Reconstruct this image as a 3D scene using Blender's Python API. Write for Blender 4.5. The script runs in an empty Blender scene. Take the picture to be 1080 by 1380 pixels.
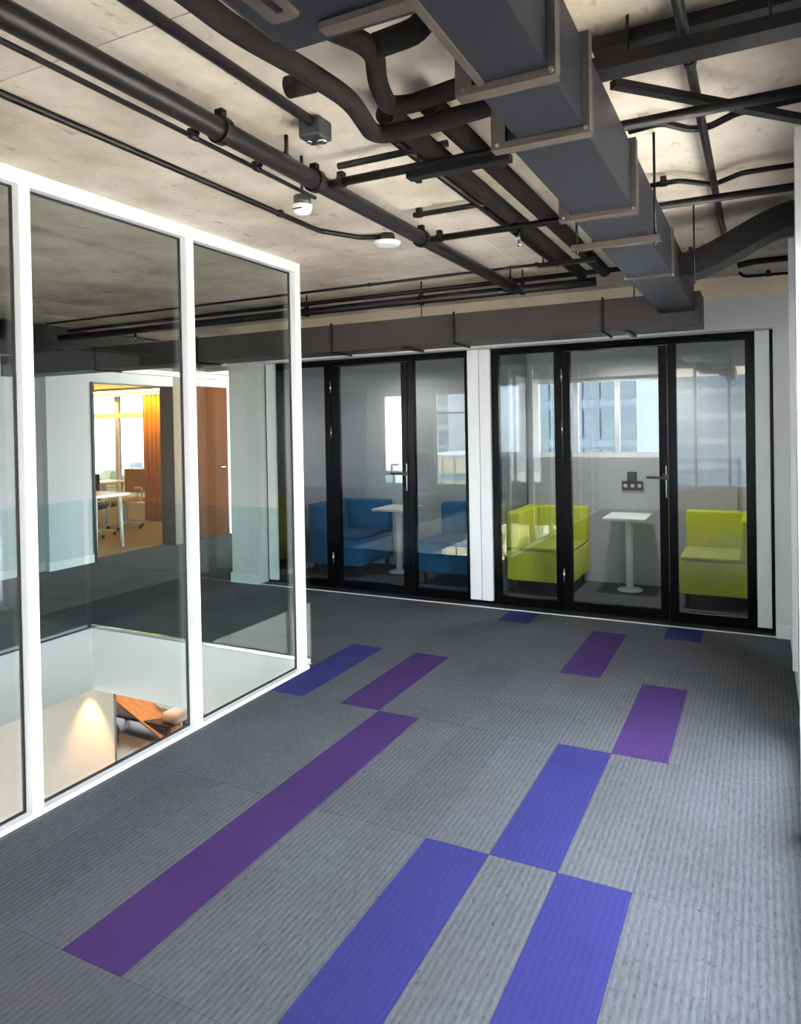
import bpy, bmesh, math, random
from mathutils import Vector, Matrix
random.seed(7)
SC = bpy.context.scene
COL = SC.collection

# ------------------------------------------------------------------ camera
EYE = 1.5531
cam_d = bpy.data.cameras.new('camera')
cam = bpy.data.objects.new('camera', cam_d)
COL.objects.link(cam)
RGT = Vector((0.89267276, 0.45036668, -0.01747005))
UPV = Vector((0.01020534, 0.018554, 0.99977577))
FWD = Vector((-0.45058983, 0.89265089, -0.0119665))
rot = Matrix((RGT, UPV, -FWD)).transposed()
cam.matrix_world = Matrix.Translation((0, 0, EYE)) @ rot.to_4x4()
cam_d.sensor_fit = 'VERTICAL'
cam_d.sensor_height = 36.0
cam_d.lens = 964.97 / 1380 * 36.0
cam_d.shift_x = 0.0003
cam_d.shift_y = -(690 - 588.02) / 1380
cam_d.clip_start = 0.02
cam_d.clip_end = 5000
SC.camera = cam

# ------------------------------------------------------------------ sky
SKY = 17.0
wd = bpy.data.worlds.new('sky')
SC.world = wd
wd.use_nodes = True
wn = wd.node_tree.nodes
wl = wd.node_tree.links
wn.clear()
w_out = wn.new('ShaderNodeOutputWorld')
w_bg = wn.new('ShaderNodeBackground')
w_tc = wn.new('ShaderNodeTexCoord')
w_sep = wn.new('ShaderNodeSeparateXYZ')
w_rmp = wn.new('ShaderNodeValToRGB')
w_bg.inputs['Strength'].default_value = SKY
wl.new(w_tc.outputs['Generated'], w_sep.inputs[0])
w_ma = wn.new('ShaderNodeMath')
w_ma.operation = 'MULTIPLY_ADD'
w_ma.inputs[1].default_value = 0.5
w_ma.inputs[2].default_value = 0.5
wl.new(w_sep.outputs['Z'], w_ma.inputs[0])
wl.new(w_ma.outputs[0], w_rmp.inputs[0])
ce = w_rmp.color_ramp.elements
ce[0].position, ce[0].color = 0.0, (0.60, 0.59, 0.56, 1)       # hazy sunlit city ground
ce[1].position, ce[1].color = 0.80, (0.78, 0.87, 1.0, 1)
e = ce.new(0.494); e.color = (0.74, 0.75, 0.77, 1)
e = ce.new(0.503); e.color = (0.95, 0.94, 0.96, 1)
wl.new(w_rmp.outputs[0], w_bg.inputs['Color'])
wl.new(w_bg.outputs[0], w_out.inputs[0])

sun_d = bpy.data.lights.new('sun', 'SUN')      # added for bounce off the city ground; also enters the office end window
sun_d.energy = 130.0
sun_d.angle = math.radians(0.6)
sun_d.color = (1.0, 0.94, 0.86)
sun = bpy.data.objects.new('sun', sun_d)
COL.objects.link(sun)
sun.rotation_euler = Vector((1.0, 0.0, -1.2)).to_track_quat('-Z', 'Y').to_euler()

SC.view_settings.view_transform = 'Standard'
SC.view_settings.look = 'None'
SC.view_settings.gamma = 1.0
SC.view_settings.use_curve_mapping = False
SC.view_settings.exposure = 0.3
try:
    SC.cycles.use_denoising = True
    SC.cycles.max_bounces = 12
    SC.cycles.diffuse_bounces = 6
    SC.cycles.glossy_bounces = 5
    SC.cycles.transparent_max_bounces = 24
    SC.cycles.sample_clamp_indirect = 6.0
    SC.cycles.caustics_reflective = False
    SC.cycles.caustics_refractive = False
except Exception:
    pass

def portal(name, centre, sx, sz, normal):
    """guides sky sampling through a window opening; gives off no light itself"""
    d = bpy.data.lights.new(name, 'AREA')
    d.shape = 'RECTANGLE'
    d.size, d.size_y = sx, sz
    d.cycles.is_portal = True
    o = bpy.data.objects.new(name, d)
    COL.objects.link(o)
    o.location = centre
    o.rotation_euler = Vector(normal).to_track_quat('-Z', 'Z').to_euler()

# ------------------------------------------------------------------ materials
MATS = {}
def srgb(*c):
    return tuple(((x / 255.0) / 12.92 if x / 255.0 <= 0.04045 else ((x / 255.0 + 0.055) / 1.055) ** 2.4) for x in c) + (1.0,)

def mat(name, col, rough=0.6, metal=0.0, var=0.0, vscale=6.0, bump=0.0, bscale=60.0, spec=0.5, stretch=None):
    m = bpy.data.materials.new(name)
    m.use_nodes = True
    nt = m.node_tree
    b = nt.nodes['Principled BSDF']
    b.inputs['Roughness'].default_value = rough
    b.inputs['Metallic'].default_value = metal
    b.inputs['Specular IOR Level'].default_value = spec
    b.inputs['Base Color'].default_value = col
    if var or bump:
        tc = nt.nodes.new('ShaderNodeNewGeometry')
        mp = nt.nodes.new('ShaderNodeMapping')
        nt.links.new(tc.outputs['Position'], mp.inputs[0])
        if stretch:
            mp.inputs['Scale'].default_value = stretch
    if var:
        n = nt.nodes.new('ShaderNodeTexNoise')
        n.inputs['Scale'].default_value = vscale
        n.inputs['Detail'].default_value = 6
        nt.links.new(mp.outputs[0], n.inputs['Vector'])
        r = nt.nodes.new('ShaderNodeValToRGB')
        r.color_ramp.elements[0].position = 0.3
        r.color_ramp.elements[1].position = 0.7
        r.color_ramp.elements[0].color = tuple(c * (1 - var) for c in col[:3]) + (1,)
        r.color_ramp.elements[1].color = tuple(min(1, c * (1 + var)) for c in col[:3]) + (1,)
        nt.links.new(n.outputs[0], r.inputs[0])
        nt.links.new(r.outputs[0], b.inputs['Base Color'])
    if bump:
        n2 = nt.nodes.new('ShaderNodeTexNoise')
        n2.inputs['Scale'].default_value = bscale
        n2.inputs['Detail'].default_value = 4
        nt.links.new(mp.outputs[0], n2.inputs['Vector'])
        bp = nt.nodes.new('ShaderNodeBump')
        bp.inputs['Strength'].default_value = bump
        bp.inputs['Distance'].default_value = 0.01
        nt.links.new(n2.outputs[0], bp.inputs['Height'])
        nt.links.new(bp.outputs[0], b.inputs['Normal'])
    MATS[name] = m
    return m

def glass(name, tint, ior=1.5, boost=1.0):
    """architectural pane: Fresnel mirror over tinted see-through"""
    m = bpy.data.materials.new(name)
    m.use_nodes = True
    nt = m.node_tree
    nt.nodes.clear()
    o = nt.nodes.new('ShaderNodeOutputMaterial')
    mx = nt.nodes.new('ShaderNodeMixShader')
    tr = nt.nodes.new('ShaderNodeBsdfTransparent')
    gl = nt.nodes.new('ShaderNodeBsdfGlossy')
    fr = nt.nodes.new('ShaderNodeFresnel')
    ml = nt.nodes.new('ShaderNodeMath')
    ml.operation = 'MULTIPLY'
    ml.use_clamp = True
    ml.inputs[1].default_value = boost
    # same Fresnel curve on both faces of the slab
    ge = nt.nodes.new('ShaderNodeNewGeometry')
    k1 = nt.nodes.new('ShaderNodeMath'); k1.operation = 'MULTIPLY_ADD'
    k1.inputs[1].default_value, k1.inputs[2].default_value = -2.0, 1.0
    nt.links.new(ge.outputs['Backfacing'], k1.inputs[0])
    k2 = nt.nodes.new('ShaderNodeMath'); k2.operation = 'POWER'
    k2.inputs[0].default_value = ior
    nt.links.new(k1.outputs[0], k2.inputs[1])
    nt.links.new(k2.outputs[0], fr.inputs['IOR'])
    tr.inputs[0].default_value = tint
    gl.inputs['Roughness'].default_value = 0.0
    gl.inputs['Color'].default_value = (1, 1, 1, 1)
    nt.links.new(fr.outputs[0], ml.inputs[0])
    nt.links.new(ml.outputs[0], mx.inputs[0])
    nt.links.new(tr.outputs[0], mx.inputs[1])
    nt.links.new(gl.outputs[0], mx.inputs[2])
    nt.links.new(mx.outputs[0], o.inputs[0])
    MATS[name] = m
    return m

def emit(name, col, strength):
    m = bpy.data.materials.new(name)
    m.use_nodes = True
    b = m.node_tree.nodes['Principled BSDF']
    b.inputs['Base Color'].default_value = col
    b.inputs['Emission Color'].default_value = col
    b.inputs['Emission Strength'].default_value = strength
    MATS[name] = m
    return m

def carpet(name, dark, light, streak=0.5):
    """ribbed loop-pile carpet plank: ribs run along Y, broken dark tufts, small tone shift per plank"""
    m = bpy.data.materials.new(name)
    m.use_nodes = True
    nt = m.node_tree
    N = nt.nodes.new
    Lk = nt.links.new
    b = nt.nodes['Principled BSDF']
    b.inputs['Roughness'].default_value = 0.95
    b.inputs['Specular IOR Level'].default_value = 0.15
    g = N('ShaderNodeNewGeometry')
    oi = N('ShaderNodeObjectInfo')
    mp = N('ShaderNodeMapping')
    mp.inputs['Scale'].default_value = (110, 22, 1)
    Lk(g.outputs['Position'], mp.inputs[0])
    n1 = N('ShaderNodeTexNoise')
    n1.inputs['Scale'].default_value = 1.0
    n1.inputs['Detail'].default_value = 5
    n1.inputs['Roughness'].default_value = 0.7
    Lk(mp.outputs[0], n1.inputs['Vector'])
    n2 = N('ShaderNodeTexNoise')
    n2.inputs['Scale'].default_value = 260
    n2.inputs['Detail'].default_value = 3
    Lk(g.outputs['Position'], n2.inputs['Vector'])
    n3 = N('ShaderNodeTexNoise')
    n3.inputs['Scale'].default_value = 2.2
    n3.inputs['Detail'].default_value = 4
    Lk(g.outputs['Position'], n3.inputs['Vector'])
    wv = N('ShaderNodeTexWave')
    wv.bands_direction = 'X'
    wv.inputs['Scale'].default_value = 13.6
    wv.inputs['Distortion'].default_value = 0.6
    wv.inputs['Detail'].default_value = 2
    Lk(g.outputs['Position'], wv.inputs['Vector'])
    def mth(op, a, bb):
        q = N('ShaderNodeMath')
        q.operation = op
        for i, v in enumerate((a, bb)):
            if isinstance(v, (int, float)):
                q.inputs[i].default_value = v
            else:
                Lk(v, q.inputs[i])
        return q.outputs[0]
    s = mth('MULTIPLY', n1.outputs[0], 0.9 * streak)
    s = mth('ADD', s, mth('MULTIPLY', n2.outputs[0], 0.45))
    s = mth('ADD', s, mth('MULTIPLY', wv.outputs['Fac'], 0.20 * streak))
    s = mth('ADD', s, mth('MULTIPLY', n3.outputs[0], 0.35))
    s = mth('ADD', s, mth('MULTIPLY', oi.outputs['Random'], 0.10))
    s = mth('SUBTRACT', s, 0.2 + 0.27 * streak)
    r = N('ShaderNodeValToRGB')
    r.color_ramp.elements[0].position = 0.05
    r.color_ramp.elements[1].position = 0.75
    r.color_ramp.elements[0].color = dark
    r.color_ramp.elements[1].color = light
    Lk(s, r.inputs[0])
    # worn brownish patches and scattered dark tufts
    n4 = N('ShaderNodeTexNoise')
    n4.inputs['Scale'].default_value = 1.3
    n4.inputs['Detail'].default_value = 3
    Lk(g.outputs['Position'], n4.inputs['Vector'])
    pm = N('ShaderNodeMapRange')
    pm.inputs[1].default_value, pm.inputs[2].default_value, pm.inputs[4].default_value = 0.48, 0.72, 0.35 * streak
    Lk(n4.outputs[0], pm.inputs[0])
    m1_ = N('ShaderNodeMix')
    m1_.data_type = 'RGBA'
    Lk(pm.outputs[0], m1_.inputs[0])
    Lk(r.outputs[0], m1_.inputs[6])
    m1_.inputs[7].default_value = tuple(0.5 * (p + q) * k for p, q, k in zip(dark, light, (1.05, .84, .80))) + (1,)
    mp5 = N('ShaderNodeMapping')
    mp5.inputs['Scale'].default_value = (70, 26, 1)
    Lk(g.outputs['Position'], mp5.inputs[0])
    n5 = N('ShaderNodeTexNoise')
    n5.inputs['Detail'].default_value = 1
    n5.inputs['Scale'].default_value = 1.0
    Lk(mp5.outputs[0], n5.inputs['Vector'])
    tm = N('ShaderNodeMapRange')
    tm.inputs[1].default_value, tm.inputs[2].default_value, tm.inputs[4].default_value = 0.66, 0.74, 0.42 * streak
    Lk(n5.outputs[0], tm.inputs[0])
    m2_ = N('ShaderNodeMix')
    m2_.data_type = 'RGBA'
    Lk(tm.outputs[0], m2_.inputs[0])
    Lk(m1_.outputs[2], m2_.inputs[6])
    m2_.inputs[7].default_value = tuple(c * .6 for c in dark[:3]) + (1,)
    Lk(m2_.outputs[2], b.inputs['Base Color'])
    bp = N('ShaderNodeBump')
    bp.inputs['Strength'].default_value = 0.35
    bp.inputs['Distance'].default_value = 0.004
    Lk(s, bp.inputs['Height'])
    Lk(bp.outputs[0], b.inputs['Normal'])
    MATS[name] = m
    return m

def concrete(name):
    m = bpy.data.materials.new(name)
    m.use_nodes = True
    nt = m.node_tree
    N = nt.nodes.new
    Lk = nt.links.new
    b = nt.nodes['Principled BSDF']
    b.inputs['Roughness'].default_value = 0.85
    b.inputs['Specular IOR Level'].default_value = 0.2
    g = N('ShaderNodeNewGeometry')
    oi = N('ShaderNodeObjectInfo')
    n1 = N('ShaderNodeTexNoise')
    n1.inputs['Scale'].default_value = 1.6
    n1.inputs['Detail'].default_value = 8
    n1.inputs['Roughness'].default_value = 0.65
    Lk(g.outputs['Position'], n1.inputs['Vector'])
    r1 = N('ShaderNodeValToRGB')
    r1.color_ramp.elements[0].position = 0.32
    r1.color_ramp.elements[0].color = srgb(160, 147, 130)
    r1.color_ramp.elements[1].position = 0.62
    r1.color_ramp.elements[1].color = srgb(214, 204, 190)
    Lk(n1.outputs[0], r1.inputs[0])
    # small elongated dark pits and stains
    mp = N('ShaderNodeMapping')
    mp.inputs['Scale'].default_value = (9, 4.5, 1)
    mp.inputs['Rotation'].default_value = (0, 0, 0.5)
    Lk(g.outputs['Position'], mp.inputs[0])
    n2 = N('ShaderNodeTexNoise')
    n2.inputs['Scale'].default_value = 2.2
    n2.inputs['Detail'].default_value = 3
    Lk(mp.outputs[0], n2.inputs['Vector'])
    r2 = N('ShaderNodeValToRGB')
    r2.color_ramp.elements[0].position = 0.64
    r2.color_ramp.elements[0].color = (0, 0, 0, 1)
    r2.color_ramp.elements[1].position = 0.72
    r2.color_ramp.elements[1].color = (1, 1, 1, 1)
    Lk(n2.outputs[0], r2.inputs[0])
    mx = N('ShaderNodeMix')
    mx.data_type = 'RGBA'
    fac = N('ShaderNodeMath')
    fac.operation = 'MULTIPLY'
    fac.inputs[1].default_value = 0.5
    Lk(r2.outputs[0], fac.inputs[0])
    Lk(fac.outputs[0], mx.inputs[0])
    Lk(r1.outputs[0], mx.inputs[6])
    mx.inputs[7].default_value = srgb(128, 104, 84)
    # tone per panel
    hs = N('ShaderNodeHueSaturation')
    mr = N('ShaderNodeMapRange')
    mr.inputs[3].default_value = 0.92
    mr.inputs[4].default_value = 1.05
    Lk(oi.outputs['Random'], mr.inputs[0])
    Lk(mr.outputs[0], hs.inputs['Value'])
    Lk(mx.outputs[2], hs.inputs['Color'])
    Lk(hs.outputs[0], b.inputs['Base Color'])
    bp = N('ShaderNodeBump')
    bp.inputs['Strength'].default_value = 0.3
    bp.inputs['Distance'].default_value = 0.01
    Lk(n1.outputs[0], bp.inputs['Height'])
    Lk(bp.outputs[0], b.inputs['Normal'])
    MATS[name] = m
    return m

concrete('concrete')
carpet('carpet_grey', srgb(47, 49, 54), srgb(96, 99, 105), 1.0)
carpet('carpet_blue', srgb(31, 34, 84), srgb(56, 58, 122), 0.45)
carpet('carpet_purple', srgb(47, 31, 74), srgb(74, 50, 108), 0.45)
carpet('carpet_tan', srgb(150, 120, 84), srgb(196, 164, 120), 0.6)
mat('white_frame', srgb(238, 239, 240), 0.35, var=0.01)
mat('white_wall', srgb(226, 226, 226), 0.7, var=0.025, vscale=2.0)
mat('cool_wall', srgb(206, 210, 214), 0.7, var=0.03, vscale=2.0)
mat('cream_wall', srgb(238, 222, 196), 0.75, var=0.03)
mat('fascia_white', srgb(232, 234, 236), 0.6, var=0.02)
mat('grey_fabric_panel', srgb(182, 182, 186), 0.9, var=0.05, vscale=30, bump=0.2, bscale=200)
mat('light_grey_wall', srgb(196, 196, 194), 0.75, var=0.03)
mat('gloss_grey_wall', srgb(112, 122, 126), 0.08, var=0.03)
mat('taupe_wall', srgb(112, 104, 96), 0.85, spec=0.1, var=0.05)
mat('black_frame', srgb(7, 7, 9), 0.25, spec=0.12)
mat('black_rubber', srgb(20, 20, 22), 0.6)
mat('black_paint', srgb(16, 15, 17), 0.42, spec=0.16, var=0.15, vscale=12, bump=0.05)
mat('black_insulation', srgb(15, 12, 11), 0.9, spec=0.15, var=0.15, vscale=20, bump=0.25, bscale=50)
mat('duct_metal', srgb(22, 24, 30), 0.42, metal=0.0, spec=0.22, var=0.06, vscale=8)
mat('duct_dark', srgb(38, 34, 34), 0.5, spec=0.3, metal=0.0, var=0.08, vscale=5)
mat('flange_metal', srgb(62, 56, 52), 0.5, metal=0.1, spec=0.25, var=0.15, vscale=14)
mat('steel', srgb(190, 190, 192), 0.25, metal=0.9)
mat('gunmetal', srgb(84, 82, 84), 0.3, metal=0.8)
mat('plastic_white', srgb(240, 240, 238), 0.4)
mat('plastic_dark', srgb(34, 34, 38), 0.5)
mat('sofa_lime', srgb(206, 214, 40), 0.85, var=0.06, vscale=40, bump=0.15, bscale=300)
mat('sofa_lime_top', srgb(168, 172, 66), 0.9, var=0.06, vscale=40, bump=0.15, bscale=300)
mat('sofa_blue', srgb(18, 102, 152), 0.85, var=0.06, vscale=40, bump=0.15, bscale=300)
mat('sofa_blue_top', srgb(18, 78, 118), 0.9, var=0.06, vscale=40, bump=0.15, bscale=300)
mat('wood_brown', srgb(76, 46, 26), 0.8, spec=0.1, var=0.25, vscale=3, stretch=(6, 6, 0.6))
mat('wood_orange', srgb(186, 116, 44), 0.5, var=0.25, vscale=3, stretch=(1, 6, 6))
mat('curtain_orange', srgb(224, 160, 66), 0.85, var=0.08, vscale=20)
mat('fabric_mustard', srgb(196, 150, 40), 0.85, var=0.06, vscale=30)
mat('fabric_dark', srgb(44, 36, 34), 0.8, var=0.06, vscale=30)
mat('fabric_pink', srgb(214, 186, 170), 0.9, var=0.08, vscale=20)
mat('lower_wall', srgb(206, 198, 188), 0.8, var=0.03)
mat('lower_floor', srgb(110, 100, 88), 0.5, var=0.12, vscale=2)
mat('booth_floor', srgb(72, 74, 80), 0.9, var=0.12, vscale=40)
mat('tower_glass', srgb(56, 76, 94), 0.3, var=0.15, vscale=0.1)
mat('tower_glass_pale', srgb(98, 108, 114), 0.3, var=0.1, vscale=0.1)
mat('tower_frame', srgb(118, 128, 136), 0.6)
mat('sunlit_stone', srgb(178, 160, 128), 0.8, var=0.08, vscale=0.2)
mat('city_hazed', srgb(132, 134, 138), 0.8, var=0.15, vscale=0.05)  # distance haze put into the pale colour
mat('city_ground', srgb(196, 188, 176), 0.9, var=0.2, vscale=0.01)
mat('leaf_green', srgb(100, 98, 66), 0.8, var=0.3, vscale=1.5)
mat('bark', srgb(80, 62, 46), 0.9, var=0.2)
glass('partition_glass', (0.89, 0.92, 0.905, 1), 1.5, 1.2)
glass('booth_glass', (0.84, 0.865, 0.88, 1), 1.5, 1.5)
glass('balustrade_glass', (0.86, 0.955, 0.95, 1), 1.45, 0.35)
glass('window_glass', (0.96, 0.97, 0.97, 1), 1.45, 0.8)
glass('dimmed_glass', (0.45, 0.48, 0.50, 1), 1.45, 0.8)  # tint added to dim the bright view outdoors
emit('led_warm', (1.0, 0.60, 0.16, 1), 60.0)
emit('lamp_white', (1.0, 0.97, 0.92, 1), 12.0)
emit('lamp_warm', (1.0, 0.72, 0.40, 1), 12.0)

# ------------------------------------------------------------------ mesh helpers
class MB:
    def __init__(s):
        s.v, s.f = [], []
    def add(s, vs, fs):
        o = len(s.v)
        s.v += [Vector(x) for x in vs]
        s.f += [tuple(i + o for i in f) for f in fs]
        return s
    def box(s, x0, x1, y0, y1, z0, z1):
        vs = [(x0, y0, z0), (x1, y0, z0), (x1, y1, z0), (x0, y1, z0), (x0, y0, z1), (x1, y0, z1), (x1, y1, z1), (x0, y1, z1)]
        return s.add(vs, [(3, 2, 1, 0), (4, 5, 6, 7), (0, 1, 5, 4), (1, 2, 6, 5), (2, 3, 7, 6), (3, 0, 4, 7)])
    def rbox(s, x0, x1, y0, y1, z0, z1, r=0.02, seg=3):
        bm = bmesh.new()
        bmesh.ops.create_cube(bm, size=1)
        for v in bm.verts:
            v.co = Vector((x0 + (v.co.x + .5) * (x1 - x0), y0 + (v.co.y + .5) * (y1 - y0), z0 + (v.co.z + .5) * (z1 - z0)))
        bmesh.ops.bevel(bm, geom=list(bm.edges), offset=r, segments=seg, profile=0.5, affect='EDGES')
        bm.verts.index_update()
        s.add([v.co.copy() for v in bm.verts], [[v.index for v in f.verts] for f in bm.faces])
        bm.free()
        return s
    def cyl(s, p, q, r0, r1=None, n=16, cap=True):
        r1 = r0 if r1 is None else r1
        p, q = Vector(p), Vector(q)
        d = (q - p).normalized()
        a = d.orthogonal().normalized()
        b = d.cross(a)
        vs = []
        for c, r in ((p, r0), (q, r1)):
            for i in range(n):
                t = 2 * math.pi * i / n
                vs.append(c + (a * math.cos(t) + b * math.sin(t)) * r)
        fs = [(i, (i + 1) % n, n + (i + 1) % n, n + i) for i in range(n)]
        if cap:
            fs += [tuple(reversed(range(n))), tuple(range(n, 2 * n))]
        return s.add(vs, fs)
    def tube(s, pts, r, n=14, bend=None):
        pts = [Vector(p) for p in pts]
        bend = r * 2.2 if bend is None else bend
        path = [pts[0]]
        for i in range(1, len(pts) - 1):
            a, b, c = pts[i - 1], pts[i], pts[i + 1]
            k = min(bend, (a - b).length * .45, (c - b).length * .45)
            u, w = b + (a - b).normalized() * k, b + (c - b).normalized() * k
            for j in range(7):
                t = j / 6
                path.append(u * (1 - t) ** 2 + b * 2 * t * (1 - t) + w * t * t)
        path.append(pts[-1])
        d0 = (path[1] - path[0]).normalized()
        nrm = d0.orthogonal().normalized()
        vs, fs = [], []
        for i, p in enumerate(path):
            d = (path[min(i + 1, len(path) - 1)] - path[max(i - 1, 0)]).normalized()
            nrm = (nrm - d * nrm.dot(d)).normalized()
            bn = d.cross(nrm)
            for j in range(n):
                t = 2 * math.pi * j / n
                vs.append(p + (nrm * math.cos(t) + bn * math.sin(t)) * r)
        for i in range(len(path) - 1):
            for j in range(n):
                k = (j + 1) % n
                fs.append((i * n + j, i * n + k, (i + 1) * n + k, (i + 1) * n + j))
        fs.append(tuple(reversed(range(n))))
        fs.append(tuple(range((len(path) - 1) * n, len(path) * n)))
        return s.add(vs, fs)
    def lathe(s, prof, c=(0, 0, 0), n=24):
        c = Vector(c)
        vs, fs = [], []
        for r, z in prof:
            for j in range(n):
                t = 2 * math.pi * j / n
                vs.append(c + Vector((r * math.cos(t), r * math.sin(t), z)))
        for i in range(len(prof) - 1):
            for j in range(n):
                k = (j + 1) % n
                fs.append((i * n + j, i * n + k, (i + 1) * n + k, (i + 1) * n + j))
        fs.append(tuple(reversed(range(n))))
        fs.append(tuple(range((len(prof) - 1) * n, len(prof) * n)))
        return s.add(vs, fs)
    def sweep_rect(s, path, w, h):
        """rectangular section (w along Y, h along local up) swept along path in the XZ plane"""
        vs, fs = [], []
        path = [Vector(p) for p in path]
        for i, p in enumerate(path):
            d = (path[min(i + 1, len(path) - 1)] - path[max(i - 1, 0)]).normalized()
            side = Vector((0, 1, 0))
            up = d.cross(side) * -1
            if up.z < 0:
                up = -up
            for a, b in ((-1, -1), (1, -1), (1, 1), (-1, 1)):
                vs.append(p + side * a * w / 2 + up * b * h / 2)
        for i in range(len(path) - 1):
            for j in range(4):
                k = (j + 1) % 4
                fs.append((i * 4 + j, i * 4 + k, (i + 1) * 4 + k, (i + 1) * 4 + j))
        fs += [(3, 2, 1, 0), tuple(range((len(path) - 1) * 4, len(path) * 4))]
        return s.add(vs, fs)
    def build(s, name, material, parent=None, smooth=False):
        """one mesh object, origin at its centre; children are given in the parent's space"""
        lo = Vector((min(v.x for v in s.v), min(v.y for v in s.v), min(v.z for v in s.v)))
        hi = Vector((max(v.x for v in s.v), max(v.y for v in s.v), max(v.z for v in s.v)))
        c = (lo + hi) / 2
        me = bpy.data.meshes.new(name)
        me.from_pydata([v - c for v in s.v], [], s.f)
        bm = bmesh.new()
        bm.from_mesh(me)
        bmesh.ops.recalc_face_normals(bm, faces=bm.faces)
        bm.to_mesh(me)
        bm.free()
        me.materials.append(MATS[material])
        if smooth:
            me.shade_smooth()
            for p in me.polygons:
                if len(p.vertices) > 4:
                    p.use_smooth = False
        o = bpy.data.objects.new(name, me)
        COL.objects.link(o)
        o.location = c
        if parent is not None:
            o.parent = parent
            off = Vector(parent.get('_o', (0, 0, 0)))
            o.location = c - off
            o['_o'] = tuple(c)
        else:
            o['_o'] = tuple(c)
        return o

def tag(o, label, cat, group=None):
    o['label'] = label
    o['category'] = cat
    if group:
        o['group'] = group
    return o

def thing(name, label, cat, base=(0, 0, 0), group=None, world=True):
    """Empty at the base of a thing. world=True: parts are written in world coordinates"""
    o = bpy.data.objects.new(name, None)
    COL.objects.link(o)
    o.location = base
    o.empty_display_size = 0.1
    o['_o'] = tuple(base) if world else (0.0, 0.0, 0.0)
    return tag(o, label, cat, group)

def struct(o):
    o['kind'] = 'structure'
    return o

def S(name, m, *boxes):
    b = MB()
    for x in boxes:
        b.box(*x)
    return struct(b.build(name, m))

def copy_tree(o, parent=None, label=None, group=None):
    c = o.copy()
    COL.objects.link(c)
    if parent is not None:
        c.parent = parent
    if label:
        c['label'] = label
    if group:
        c['group'] = group
    for ch in list(o.children):
        copy_tree(ch, c)
    return c

def piece(src, name, loc, parent, m=None):
    """another piece sharing mesh data; loc in the parent's space"""
    o = bpy.data.objects.new(name, src)
    COL.objects.link(o)
    o.parent = parent
    o.location = loc
    return o

# ================================================================== STRUCTURE
H = 2.615           # soffit
XP = -2.637         # partition front face
XR = 0.18           # right wall face
YW = 5.77           # face of the wall around the booths
YG = 5.925          # face of the booth glazing
XV, YV = -4.793, 3.966   # corner of the floor opening
XL = -7.2           # wall beyond the opening

floor = S('floor', 'carpet_grey',
          (-2.69, 0.3, -1.7, 5.93, -0.49, -0.006),
          (-7.4, -2.69, YV + 0.005, 5.93, -0.49, -0.006),
          (-7.4, -4.9, 5.93, 12.0, -0.49, 0.0),
          (-16.0, XV - 0.012, -4.5, YV + 0.005, -0.49, 0.0),
          (XV - 0.012, -2.69, -4.5, -2.5, -0.49, 0.0),
          (-16.0, -7.4, YV + 0.005, 5.2, -0.49, 0.0))
FC = Vector(floor['_o'])
# carpet planks on a 25 x 100 cm grid
COLOURED = {(0, 3): 'carpet_blue', (2, 3): 'carpet_purple', (3, 1): 'carpet_purple', (3, 2): 'carpet_purple',
            (6, 4): 'carpet_purple', (8, 3): 'carpet_purple', (7, 2): 'carpet_blue', (6, 1): 'carpet_blue', (8, 1): 'carpet_blue',
            (3, 5): 'carpet_blue', (8, 5): 'carpet_blue', (6, 0): 'carpet_blue', (8, 0): 'carpet_grey'}
GX0, GY0 = -2.648, 0.436
plank_cache = {}
def plank(x0, x1, y0, y1, m):
    x0 += 0.0004; x1 -= 0.0004; y0 += 0.0004; y1 -= 0.0004
    key = (round(x1 - x0, 3), round(y1 - y0, 3), m)
    c = Vector(((x0 + x1) / 2, (y0 + y1) / 2, -0.003))
    if key not in plank_cache:
        o = MB().box(x0, x1, y0, y1, -0.006, 0.0).build('carpet_plank', m, floor)
        plank_cache[key] = o.data
    else:
        o = piece(plank_cache[key], 'carpet_plank', c - FC, floor)
    if m == 'carpet_blue':
        o['label'] = 'blue carpet plank'
    elif m == 'carpet_purple':
        o['label'] = 'purple carpet plank'
for i in range(-19, 13):
    for j in range(-2, 6):
        x0, y0 = GX0 + .25 * i, GY0 + j
        for rx0, rx1, ry0, ry1 in ((XP - 0.03, XR, -1.6, 5.775), (-7.18, XP - 0.03, YV + 0.01, 5.775)):
            a0, a1, b0, b1 = max(x0, rx0), min(x0 + .25, rx1), max(y0, ry0), min(y0 + 1, ry1)
            if a1 - a0 > 0.012 and b1 - b0 > 0.02:
                plank(a0, a1, b0, b1, COLOURED.get((i, j), 'carpet_grey'))

# soffit of cast panels with open joints
ceiling = S('ceiling', 'concrete', (-16.2, 0.4, -4.6, 12.2, H + 0.012, H + 0.25))
CC = Vector(ceiling['_o'])
PX, PY = 1.235, 2.44
cp = MB().box(-PX / 2 + .0025, PX / 2 - .0025, -PY / 2 + .0025, PY / 2 - .0025, -0.006, 0.006)
cpo = None
for i in range(-12, 2):
    for j in range(-6, 4):
        x, y = -1.40 + PX * (i + .5), 3.84 + PY * (j + .5)
        if x - PX / 2 < -16.2 or x + PX / 2 > 1.2 or y - PY / 2 < -6.0 or y + PY / 2 > 12.2:
            continue
        loc = Vector((x, y, H + 0.006)) - CC
        if cpo is None:
            cpo = cp.build('concrete_panel', 'concrete', ceiling)
            cpo.location = loc
        else:
            piece(cpo.data, 'concrete_panel', loc, ceiling)

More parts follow.
